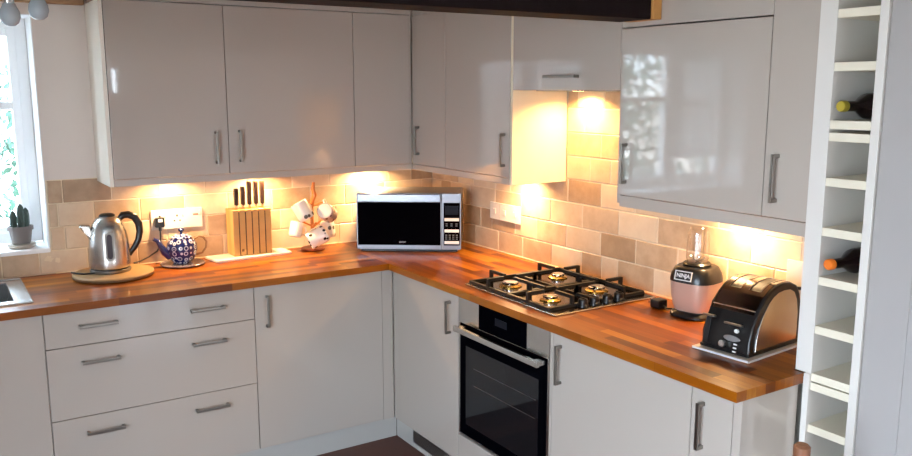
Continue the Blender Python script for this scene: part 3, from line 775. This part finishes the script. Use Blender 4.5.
for i, lb in enumerate(names):
    xk = x0 + w*(i+1) + sw*(i+.5); zt = [1.255, 1.262, 1.285, 1.285, 1.285][i]
    t = thing('kitchen_knife', lb, 'knife', (xk, -.09, 1.0), group=None)
    yk = -.098
    b = B(); b.box(xk-.0009, xk+.0009, yk-.016, yk+.016, 1.155-.0, 1.166); obj('blade', b, M_steel, t)
    b = B(); b.box(xk-.006, xk+.006, yk-.010, yk+.010, 1.1665, 1.172, bev=.002); obj('bolster', b, M_chrome, t)
    b = B(); b.prism([(-.009,1.1725),(.009,1.1725),(.0115,1.21),(.009,1.24),(.013,zt-.006),(.008,zt),(-.012,zt),(-.015,zt-.010),(-.010,1.23)], xk-.0095, xk+.0095, 'yz', M=Matrix.Translation((0,yk,0)), bev=.003)
    obj('handle', b, M_knife, t)
    b = B()
    for zz in (1.19, 1.22, 1.25): b.cyl((xk, yk-.001, zz), .0025, .0002)
    bm = B(); bm.box(xk-.0102, xk-.0094, yk-.002, yk+.002, 1.195, 1.199); bm.box(xk-.0102, xk-.0094, yk-.002, yk+.002, 1.232, 1.236); b.bm.free(); obj('rivet', bm, M_chrome, t)

# ------------------------------------------------------------------ mug tree
MX, MY = -.795, -.105
t = thing('mug_tree', 'wooden mug tree with curved top loaded with mugs', 'mug tree', (MX, MY, WT))
M_tree = mat('orange_wood', (190,110,40), .4, noise=.15, nscale=30)
b = B(); b.lathe([(0,0),(.060,0),(.062,.006),(.058,.013),(0,.014)], (MX,MY,WT+.0006), 32); obj('base', b, mat('red_wood', (120,48,22), .4), t)
b = B(); b.tube([(MX,MY,WT+.013),(MX,MY,1.13),(MX+.004,MY,1.165),(MX+.018,MY,1.195),(MX+.010,MY,1.225),(MX+.014,MY,1.262)], [.009,.009,.011,.012,.010,.008], 12); obj('pole', b, M_tree, t)
ARM = [((-.052,-.028,.0),1.175),((.055,-.035,0),1.165),((-.06,.01,0),1.065),((.058,.02,0),1.055),((-.005,-.062,0),1.06)]
for (dx,dy,_), z in ARM:
    b = B(); b.tube([(MX,MY,z-.03),(MX+dx,MY+dy,z)], .0045, 8); obj('arm', b, M_tree, t)
def mug(label, c, axis, m, hdir, r=.044, h=.093, thing_name='mug'):
    """c = centre of the closed base disc, axis = direction from base to the open rim, hdir = side of the handle"""
    t = thing(thing_name, label, 'mug', c)
    z = Vector(axis).normalized(); x = Vector(hdir); x = (x - z*x.dot(z)).normalized(); y = z.cross(x)
    t.rotation_mode = 'QUATERNION'; t.rotation_quaternion = Matrix((x, y, z)).transposed().to_quaternion()
    b = B(); b.shell([(r*.86, 0), (r*.97, .006), (r, .02), (r, h)], .0035, seg=36); obj('cup', b, m, t, world=False)
    b = B(); b.tube([(r-.002,0,h*.80),(r+.018,0,h*.78),(r+.028,0,h*.5),(r+.018,0,h*.24),(r-.002,0,h*.2)], .0048, 10); obj('handle', b, M_ceramic, t, world=False)
    b = B(); b.lathe([(r*.70,-.0012),(r*.80,-.0012),(r*.84,.0003),(r*.66,.0003)], seg=32); obj('foot_ring', b, M_ceramic, t, world=False)
mug('white mug with grey print hanging upper left on the mug tree', (-.845,-.165,1.085), (-.45,.25,.95), M_mug1, (.6,.4,.2))
mug('mug with pale round base facing front, upper right on the mug tree', (-.770,-.21,1.125), (.62,.75,-.35), M_mug3, (-.1,.3,1))
mug('white mug with dark print hanging low at the front of the mug tree', (-.757,-.190,1.010), (-.82,.18,-.42), M_mug2, (.2,1,.6), r=.045, h=.098)
mug('plain cream mug hanging low at the left of the mug tree', (-.895,-.115,.990), (.25,.15,.9), M_ceramic, (.9,.2,0), r=.034, h=.075)
mug('pale mug hanging low at the right rear of the mug tree', (-.695,-.09,.965), (-.1,.1,1), M_mug1, (-1,0,.1), r=.037, h=.085)

# ------------------------------------------------------------------ microwave (turned across the corner)
ang = math.atan2(-.310, .434)
t = thing('microwave', 'silver and black microwave oven set across the worktop corner', 'microwave', (-.628, -.283, WT), ang)
MW, MH, MD = .533, .287, .30; z0 = .016
b = B(); b.box(.004, MW-.004, .022, MD, z0, z0+MH-.001, bev=.004); obj('casing', b, mat('mw_casing', (168,168,170), .35, metal=.8), t, world=False)
b = B(); b.box(.02, MW-.02, .012, MD-.02, .004, z0-.0006); obj('underside', b, M_black, t, world=False)
b = B()
for x in (.05, MW-.05):
    for y in (.04, MD-.05): b.cyl((x, y, .0004), .012, .0035)
obj('foot', b, M_rubber, t, world=False)
XS = .435
M_silver = mat('silver_fascia', (128,128,134), .32, metal=.85)
b = B(); b.box(.0, XS-.001, .0, .0215, z0, z0+MH, bev=.002); dr = obj('door', b, M_silver, t, world=False)
b = B(); b.box(.006, XS-.006, -.003, -.0002, z0+.022, z0+MH-.046, bev=.001); obj('door_glass', b, M_blackg, dr, world=False)
b = B(); b.box(.006, XS-.003, -.016, -.0008, z0+MH-.044, z0+MH-.003, bev=.005); obj('pull_bar', b, mat('mw_bar', (112,112,118), .2, metal=.95), dr, world=False)
b = B(); b.box(XS+.001, MW, .0, .0215, z0, z0+MH, bev=.002); cp = obj('control_panel', b, M_silver, t, world=False)
b = B(); b.box(XS+.010, MW-.006, -.003, -.0002, z0+.022, z0+MH-.046, bev=.001); obj('keypad', b, M_blackg, cp, world=False)
b = B(); b.box(XS+.018, MW-.014, -.0038, -.0031, z0+.180, z0+.225); obj('clock_display', b, M_display, cp, world=False)
for zz in (.148, .090, .030):
    b = B(); b.box(XS+.014, MW-.010, -.0055, -.0031, z0+zz, z0+zz+.015, bev=.001); obj('button_bar', b, M_label, cp, world=False)
b = B()
for zz in (.122, .132): 
    for k in range(3): b.box(XS+.020+k*.025, XS+.030+k*.025, -.0036, -.0031, z0+zz, z0+zz+.003)
for zz in (.054, .064, .074):
    for k in range(4): b.box(XS+.018+k*.018, XS+.028+k*.018, -.0036, -.0031, z0+zz, z0+zz+.0035)
obj('key_print', b, mat('key_grey', (120,124,130), .5), cp, world=False)

def text_mesh(name, txt, size, m, parent, loc, rot, bold=0.0):
    cu = bpy.data.curves.new(name, 'FONT'); cu.body = txt; cu.size = size; cu.extrude = .0003; cu.align_x = 'CENTER'; cu.align_y = 'CENTER'; cu.offset = bold
    to = bpy.data.objects.new(name, cu); C.objects.link(to)
    bpy.context.view_layer.update()
    me = bpy.data.meshes.new_from_object(to.evaluated_get(bpy.context.evaluated_depsgraph_get()))
    bpy.data.objects.remove(to); me.materials.clear(); me.materials.append(m)
    o = bpy.data.objects.new(name, me); C.objects.link(o); o.parent = parent; o.location = loc; o.rotation_euler = rot
    return o
text_mesh('door_lettering', 'SHARP', .0115, mat('dim_print', (150,152,156), .5), dr, (.235, -.0034, z0+.038), (PI/2, 0, 0), .0004)

# ------------------------------------------------------------------ gas hob
HX0, HX1, HY0, HY1 = -.562, -.045, -1.79, -1.188
HZ = WT+.0006
t = thing('gas_hob', 'four-burner gas hob with black pan supports set in the worktop', 'hob', ((HX0+HX1)/2, (HY0+HY1)/2, HZ))
b = B(); b.box(HX0, HX1, HY0, HY1, HZ, HZ+.007, bev=.0025); obj('steel_rim', b, M_steel, t)
b = B(); b.box(HX0+.011, HX1-.008, HY0+.009, HY1-.009, HZ+.0071, HZ+.0085, bev=.0006)
hp_ = obj('hob_plate', b, mat('dark_hob_steel', (84,76,70), .14, metal=1), t)
burn = [(-.432,-1.338,.036),(-.440,-1.612,.030),(-.165,-1.325,.030),(-.182,-1.592,.036)]
for x, y, r in burn:
    b = B(); b.lathe([(0,0),(r+.012,0),(r+.012,.004),(r,.010),(0,.010)], (x,y,HZ+.0087), 36); bn = obj('burner', b, M_brass, t)
    b = B(); b.lathe([(0,.0102),(r-.002,.0102),(r-.002,.017),(r-.006,.020),(0,.021)], (x,y,HZ+.0087), 36); obj('burner_cap', b, M_chrome, bn)
def fbar(b, p, q, w=.0055, h=.0065):
    p, q = Vector(p), Vector(q); d = (q-p).normalized(); s = Vector((-d.y, d.x, 0)) if abs(d.z) < .9 else Vector((1,0,0))
    u = s.cross(d).normalized()
    vs = [bb + s*w*i + u*h*j for bb in (p, q) for i, j in ((-1,-1),(1,-1),(1,1),(-1,1))]
    V = [b.bm.verts.new(v) for v in vs]
    for f in ((0,1,2,3),(7,6,5,4),(0,4,5,1),(1,5,6,2),(2,6,7,3),(3,7,4,0)): b.bm.faces.new([V[k] for k in f])
zl, zh = HZ+.014, HZ+.053
for gy0, gy1, ys in ((-1.468, -1.205, (-1.338,)), (-1.735, -1.476, (-1.605,))):
    b = B(); gx0, gx1 = -.545, -.062; xm = (gx0+gx1)/2
    for p, q in (((gx0,gy0,zl),(gx1,gy0,zl)),((gx0,gy1,zl),(gx1,gy1,zl)),((gx0,gy0,zl),(gx0,gy1,zl)),((gx1,gy0,zl),(gx1,gy1,zl)),((xm,gy0,zl),(xm,gy1,zl))): fbar(b, p, q)
    for x in (gx0, gx1):
        for y in (gy0, gy1): fbar(b, (x,y,HZ+.0087), (x,y,zl), .004, .004)
    yc = ys[0]
    for cx, sgn in ((-.436, 1), (-.172, 1)):
        for ex, ey in ((cx, gy0), (cx, gy1), (gx0 if cx < -.3 else gx1, yc), (xm, yc)):
            dx, dy = cx-ex, yc-ey; L = math.hypot(dx, dy); ix, iy = ex+dx/L*(L-.032), ey+dy/L*(L-.032)
            fbar(b, (ex,ey,zl), (ex,ey,zh), .0065, .0065); fbar(b, (ex,ey,zh-.005), (ix,iy,zh-.005))
    obj('pan_support', b, M_iron, t)
for x, y in ((-.395,-1.752),(-.338,-1.752),(-.272,-1.752),(-.212,-1.752)):
    b = B(); b.lathe([(0,0),(.0235,0),(.022,.007),(.0195,.010),(.0185,.026),(.016,.029),(0,.029)], (x,y,HZ+.0087), 24); b.box(x-.0028, x+.0028, y-.016, y+.016, HZ+.024, HZ+.042, bev=.001); obj('control_knob', b, M_black, t)

# ------------------------------------------------------------------ blender
NX, NY = -.112, -2.047
t = thing('countertop_blender', 'small steel and black blender with clear cup beside the toaster', 'blender', (NX, NY, WT), R(11))
def rsq(b, prof, p=4.0, seg=40):
    rings = []
    for rx, z in prof:
        ring = []
        for k in range(seg):
            a = 2*PI*k/seg; c, s = math.cos(a), math.sin(a)
            rr = rx/((abs(c)**p+abs(s)**p)**(1/p)); ring.append(b.bm.verts.new((rr*c, rr*s, z)))
        rings.append(ring)
    for A, Bq in zip(rings, rings[1:]):
        for k in range(seg):
            j = (k+1) % seg; b.bm.faces.new((A[k], A[j], Bq[j], Bq[k]))
    b.bm.faces.new(rings[0][::-1]); b.bm.faces.new(rings[-1])
b = B(); rsq(b, [(.076,.0006),(.079,.004),(.079,.012),(.072,.022),(.066,.026)], 3.2); obj('foot_base', b, M_black, t, world=False)
b = B(); rsq(b, [(.066,.0262),(.072,.045),(.079,.085),(.083,.134)], 3.2); obj('motor_housing', b, M_bsteel, t, world=False)
b = B(); rsq(b, [(.085,.1342),(.0845,.145),(.080,.165),(.070,.185),(.062,.190)], 3.0); cl = obj('collar', b, M_black, t, world=False)
b = B(); b.lathe([(0,.1902),(.05,.1902),(.052,.196),(.046,.202),(0,.202)], seg=36); obj('blade_base', b, M_black, t, world=False)
b = B(); b.shell([(.037,0),(.041,.015),(.0405,.09),(.036,.118),(.030,.128)], .002, (0,0,.2025), 36); cup = obj('cup', b, M_cup, t, world=False)
b = B()
for k in range(4):
    a = k*PI/2; b.tube([(0,0,.206),(.022*math.cos(a),.022*math.sin(a),.214),(.028*math.cos(a),.028*math.sin(a),.222)], .0022, 6)
obj('blade', b, M_chrome, t, world=False)
# badge on the front (local -x face)
Mb = Matrix.Translation((-.0815, .006, .1605)) @ Matrix.Rotation(R(14), 4, 'Y')
b = B()
for a in ((-.034,.034,-.0175,-.0140),(-.034,.034,.0140,.0175),(-.034,-.0305,-.014,.014),(.0305,.034,-.014,.014)): b.box(-.0022, .0002, a[0], a[1], a[2], a[3], M=Mb)
obj('badge_frame', b, M_label, cl, world=False)
o = text_mesh('badge_lettering', 'NINJA', .0195, M_label, cl, (0,0,0), (0,0,0), .0006)
o.matrix_local = Mb @ Matrix.Translation((-.0014, 0, 0)) @ Euler((PI/2, 0, -PI/2)).to_matrix().to_4x4()
t = thing('power_plug', 'loose black plug and cable lying left of the blender', 'plug', (-.14, -1.90, WT))
b = B(); b.box(-.172, -.122, -1.925, -1.878, WT+.001, WT+.036, bev=.008); obj('plug_body', b, M_black, t)
b = B()
for p in ((-.160,-1.889),(-.136,-1.889)): b.box(p[0]-.003, p[0]+.003, -1.8775, -1.862, WT+.014, WT+.022)
b.box(-.150, -.145, -1.8775, -1.858, WT+.022, WT+.030); obj('pin', b, M_chrome, t)
b = B(); b.tube([(-.147,-1.926,WT+.014),(-.15,-1.945,WT+.008),(-.125,-1.952,WT+.0045),(-.075,-1.945,WT+.0045),(-.055,-1.952,WT+.0045)], .0035, 8); obj('cable', b, M_rubber, t)

# ------------------------------------------------------------------ toaster on tray
AR = R(5)
ox, oy = -.388, -2.497
t = thing('toaster_tray', 'thin pale tray under the toaster', 'tray', (ox, oy, WT), AR)
b = B(); b.box(-.018, .30, -.016, .190, .0006, .009, bev=.003); obj('sheet', b, mat('tray_pale', (190,176,160), .35), t, world=False)
b = B(); b.box(-.0195, -.0182, -.014, .188, .002, .0085); b.box(-.016, .298, -.0175, -.0162, .002, .0085); obj('metal_edge', b, M_label, t, world=False)
t = thing('toaster', 'black and steel domed toaster with long slots beside the wine rack', 'toaster', (ox, oy, WT+.0095), AR)
TW = .172
prof = [(.004,.008),(.010,.050),(.022,.090),(.040,.125),(.052,.140),(.080,.172),(.110,.193),(.145,.206),(.185,.210),(.225,.208),(.258,.194),(.280,.162),(.290,.112),(.292,.05),(.290,.008)]
b = B(); b.prism(prof, .0, TW, 'xz', bev=.007); obj('shell', b, M_black, t, world=False)
b = B(); b.box(.0, .288, -.003, TW+.003, .0006, .0115, bev=.004); obj('base', b, M_black, t, world=False)
cxm, czm = .150, .075
sp = [(cxm+(x-cxm)*.80+.002, czm+(z-czm)*.86-.002) for x, z in prof]
for yy0, yy1 in ((-.0035, .0005), (TW-.0005, TW+.0035)):
    b = B(); b.prism(sp, yy0, yy1, 'xz', bev=.0012); obj('side_panel', b, M_steel, t, world=False)
# chrome lip across the front of the top, and slots
def surf(x):
    for (x0_, z0_), (x1_, z1_) in zip(prof, prof[1:]):
        if x0_ <= x <= x1_ and x1_ > x0_: return z0_+(z1_-z0_)*(x-x0_)/(x1_-x0_)
    return .2
def strip(b, xa, xb, ya, yb, up, n=10, drop=-.004):
    top = []; bot = []
    for k in range(n+1):
        x = xa+(xb-xa)*k/n; z = surf(x)
        top.append((x, z+up)); bot.append((x, z+drop))
    b.prism(top + bot[::-1], ya, yb, 'xz')
b = B(); strip(b, .040, .100, .012, TW-.012, .0015); strip(b, .10, .245, .012, .028, .0015); strip(b, .10, .245, TW-.028, TW-.012, .0015); strip(b, .10, .245, TW/2-.013, TW/2+.013, .0015); strip(b, .245, .262, .012, TW-.012, .0015, 4)
obj('top_plate', b, mat('smoked_steel', (120,112,108), .16, metal=1), t, world=False)
b = B(); strip(b, .101, .244, .0285, TW/2-.0135, .0004); strip(b, .101, .244, TW/2+.0135, TW-.0285, .0004); obj('bread_slot', b, M_iron, t, world=False)
b = B()
for ya in (.0285, TW/2-.0162, TW/2+.0135, TW-.0312): strip(b, .101, .244, ya, ya+.0026, .003)
obj('slot_guard', b, M_chrome, t, world=False)
b = B(); b.tube([(.047,.010,.1365),(.047,TW-.010,.1365)], .0025, 8); obj('front_lip', b, M_chrome, t, world=False)
Fm = Matrix.Translation((.0095, 0, .060)) @ Matrix.Rotation(R(12.5), 4, 'Y')  # leaning front face: local yz plane
# front local: x outward negative; y: TW (left seen from the front) .. 0 (right)
def fbox(b, y0, y1, z0, z1, d0, d1, bev=.0008): b.box(-d1, -d0, y0, y1, z0, z1, bev=bev, M=Fm)
b = B(); fbox(b, .146, .152, -.040, .038, 0, .003); obj('lever_track', b, M_iron, t, world=False)
b = B(); fbox(b, .128, .168, .040, .047, .0, .022, .002); obj('lever', b, M_nickel, t, world=False)
b = B(); fbox(b, .028, .090, .030, .036, .0, .018, .002); obj('lever', b, M_nickel, t, world=False)
b = B(); b.lathe([(0,0),(.007,0),(.006,.008),(0,.009)], M=Fm @ Matrix.Translation((-.001,.048,.014)) @ Matrix.Rotation(-PI/2,4,'Y'), seg=20); obj('dial', b, M_label, t, world=False)
b = B(); b.lathe([(0,0),(1,0),(.9,.3),(0,.3)], M=Fm @ Matrix.Translation((-.0008,.062,-.012)) @ Matrix.Rotation(-PI/2,4,'Y') @ Matrix.Diagonal((.0095,.030,.008,1)), seg=32); obj('oval_badge', b, mat('pewter_badge', (150,148,150), .35, metal=.6), t, world=False)
b = B(); b.lathe([(0,0),(.013,0),(.0105,.012),(0,.013)], M=Fm @ Matrix.Translation((-.001,.088,-.034)) @ Matrix.Rotation(-PI/2,4,'Y'), seg=24); obj('browning_knob', b, M_steel, t, world=False)
for k in range(3):
    b = B(); fbox(b, .040, .052, -.030-k*.0115, -.0255-k*.0115, 0, .003); obj('button', b, M_label, t, world=False)
b = B(); b.tube([(.286,TW*.3,.15),(.31,TW*.2,.17),(.335,TW*.15,.165)], .006, 8); obj('cord_stub', b, M_rubber, t, world=False)

# ------------------------------------------------------------------ cactus on the sill
PX, PYY = -2.117, .075
t = thing('potted_cactus', 'three-stemmed cactus in a grey pot on the window sill', 'plant', (PX, PYY, WZ0))
b = B(); b.lathe([(0,.0),(.050,.0),(.056,.004),(.058,.018),(.053,.020),(0,.012)], (PX,PYY,WZ0+.0006), 32); obj('saucer', b, M_saucer, t)
b = B(); b.lathe([(0,.021),(.038,.021),(.047,.080),(.053,.081),(.053,.098),(.047,.098),(.045,.088),(0,.088)], (PX,PYY,WZ0+.0006), 32); obj('pot', b, M_pot, t)
b = B(); b.cyl((PX,PYY,WZ0+.0892), .044, .003); obj('soil', b, M_soil, t)
for dx, dy, h, r in ((-.026,0,.075,.013),(.004,-.008,.105,.014),(.026,.008,.085,.012)):
    b = B(); seg = 20; rings = []
    for zz, rr in ((0,.75),(.2,1),(.6,1),(.85,.8),(1,.25)):
        rings.append([b.bm.verts.new((PX+dx+rr*r*(1+.18*math.cos(7*2*PI*k/seg*1.0))*math.cos(2*PI*k/seg), PYY+dy+rr*r*(1+.18*math.cos(7*2*PI*k/seg))*math.sin(2*PI*k/seg), WZ0+.093+zz*h)) for k in range(seg)])
    for A, Bq in zip(rings, rings[1:]):
        for k in range(seg): b.bm.faces.new((A[k], A[(k+1)%seg], Bq[(k+1)%seg], Bq[k]))
    b.bm.faces.new(rings[0][::-1]); b.bm.faces.new(rings[-1]); obj('cactus_stem', b, M_cactus, t)

# ------------------------------------------------------------------ ceiling spotlight bar
SX, SY = -2.13, -.90
t = thing('ceiling_spotlight', 'chrome spotlight bar with grey glass shades at the top left', 'light fitting', (SX, SY, CEIL))
b = B(); b.cyl((SX, SY, CEIL-.022), .05, .0215); b.tube([(SX, SY, CEIL-.02), (SX, SY, 2.10)], .007); b.tube([(SX-.22, SY, 2.10), (SX+.12, SY, 2.10)], .008, 12); obj('bar', b, M_chrome, t)
for hx, hy, hz, tx, ty in ((-2.172, -.9, 1.968, -.2, 0), (-2.085, -.9, 1.992, .35, -.1), (-2.29, -.9, 1.975, -.3, 0)):
    b = B(); b.tube([(hx*.6+SX*.4, hy, 2.10), (hx-tx*.02, hy, hz+.075)], .0045, 8)
    b.lathe([(0,.045),(.017,.045),(.019,.072),(.014,.08),(0,.08)], (hx, hy, hz), 24); ar = obj('lamp_holder', b, M_chrome, t)
    b = B(); b.lathe([(0,-.030),(.014,-.028),(.026,-.018),(.032,.0),(.030,.018),(.022,.034),(.018,.0445),(0,.0445)], (hx, hy, hz), 32, M=None); obj('glass_shade', b, M_spot, ar)

# ------------------------------------------------------------------ world, daylight, camera
w = bpy.data.worlds.new('World'); bpy.context.scene.world = w; w.use_nodes = True
nt = w.node_tree; bg = nt.nodes['Background']
tc = nt.nodes.new('ShaderNodeTexCoord'); sx = nt.nodes.new('ShaderNodeSeparateXYZ'); nt.links.new(tc.outputs['Generated'], sx.inputs[0])
r = ramp(nt, [(0, (.35,.36,.36)), (.49, (.55,.58,.60)), (.52, (.70,.84,1.0)), (1, (.58,.78,1.0))])
mr = nt.nodes.new('ShaderNodeMapRange'); mr.inputs[1].default_value = -1; mr.inputs[2].default_value = 1
nt.links.new(sx.outputs[2], mr.inputs[0]); nt.links.new(mr.outputs[0], r.inputs[0]); nt.links.new(r.outputs[0], bg.inputs['Color'])
bg.inputs['Strength'].default_value = 19.0

def portal(loc, rot, sx_, sy_):
    l = bpy.data.lights.new('window_portal', 'AREA'); l.shape = 'RECTANGLE'; l.size = sx_; l.size_y = sy_; l.cycles.is_portal = True
    o = bpy.data.objects.new('window_portal', l); C.objects.link(o); o.location = loc; o.rotation_euler = rot
portal(((WX0+WX1)/2, .31, (WZ0+WZ1)/2), (-PI/2, 0, 0), WX1-WX0, WZ1-WZ0)
portal((XR0-.13, (PY0+PY1)/2, PZ/2), (0, -PI/2, 0), PZ, PY1-PY0)
portal(((QX0+QX1)/2, YR0-.13, (QZ0+QZ1)/2), (PI/2, 0, 0), QX1-QX0, QZ1-QZ0)
portal(((RX0+RX1)/2, YR0-.13, (RZ0+RZ1)/2), (PI/2, 0, 0), RX1-RX0, RZ1-RZ0)

cam = bpy.data.cameras.new('Camera'); co = bpy.data.objects.new('Camera', cam); C.objects.link(co)
co.location = (-2.4523, -4.0612, 1.7339); co.rotation_euler = (R(90-9.5376), 0, R(-32.7132))
cam.sensor_width = 36; cam.lens = 827.9161/912*36; cam.clip_start = .05; cam.clip_end = 60
sc = bpy.context.scene; sc.camera = co
vs = sc.view_settings; vs.view_transform = 'Standard'; vs.look = 'None'; vs.gamma = 1; vs.use_curve_mapping = False; vs.exposure = 0.42
sc.cycles.max_bounces = 10; sc.cycles.diffuse_bounces = 5; sc.cycles.glossy_bounces = 5; sc.cycles.transparent_max_bounces = 12
sc.cycles.caustics_reflective = False; sc.cycles.caustics_refractive = False; sc.cycles.sample_clamp_indirect = 6
sc.cycles.use_denoising = True
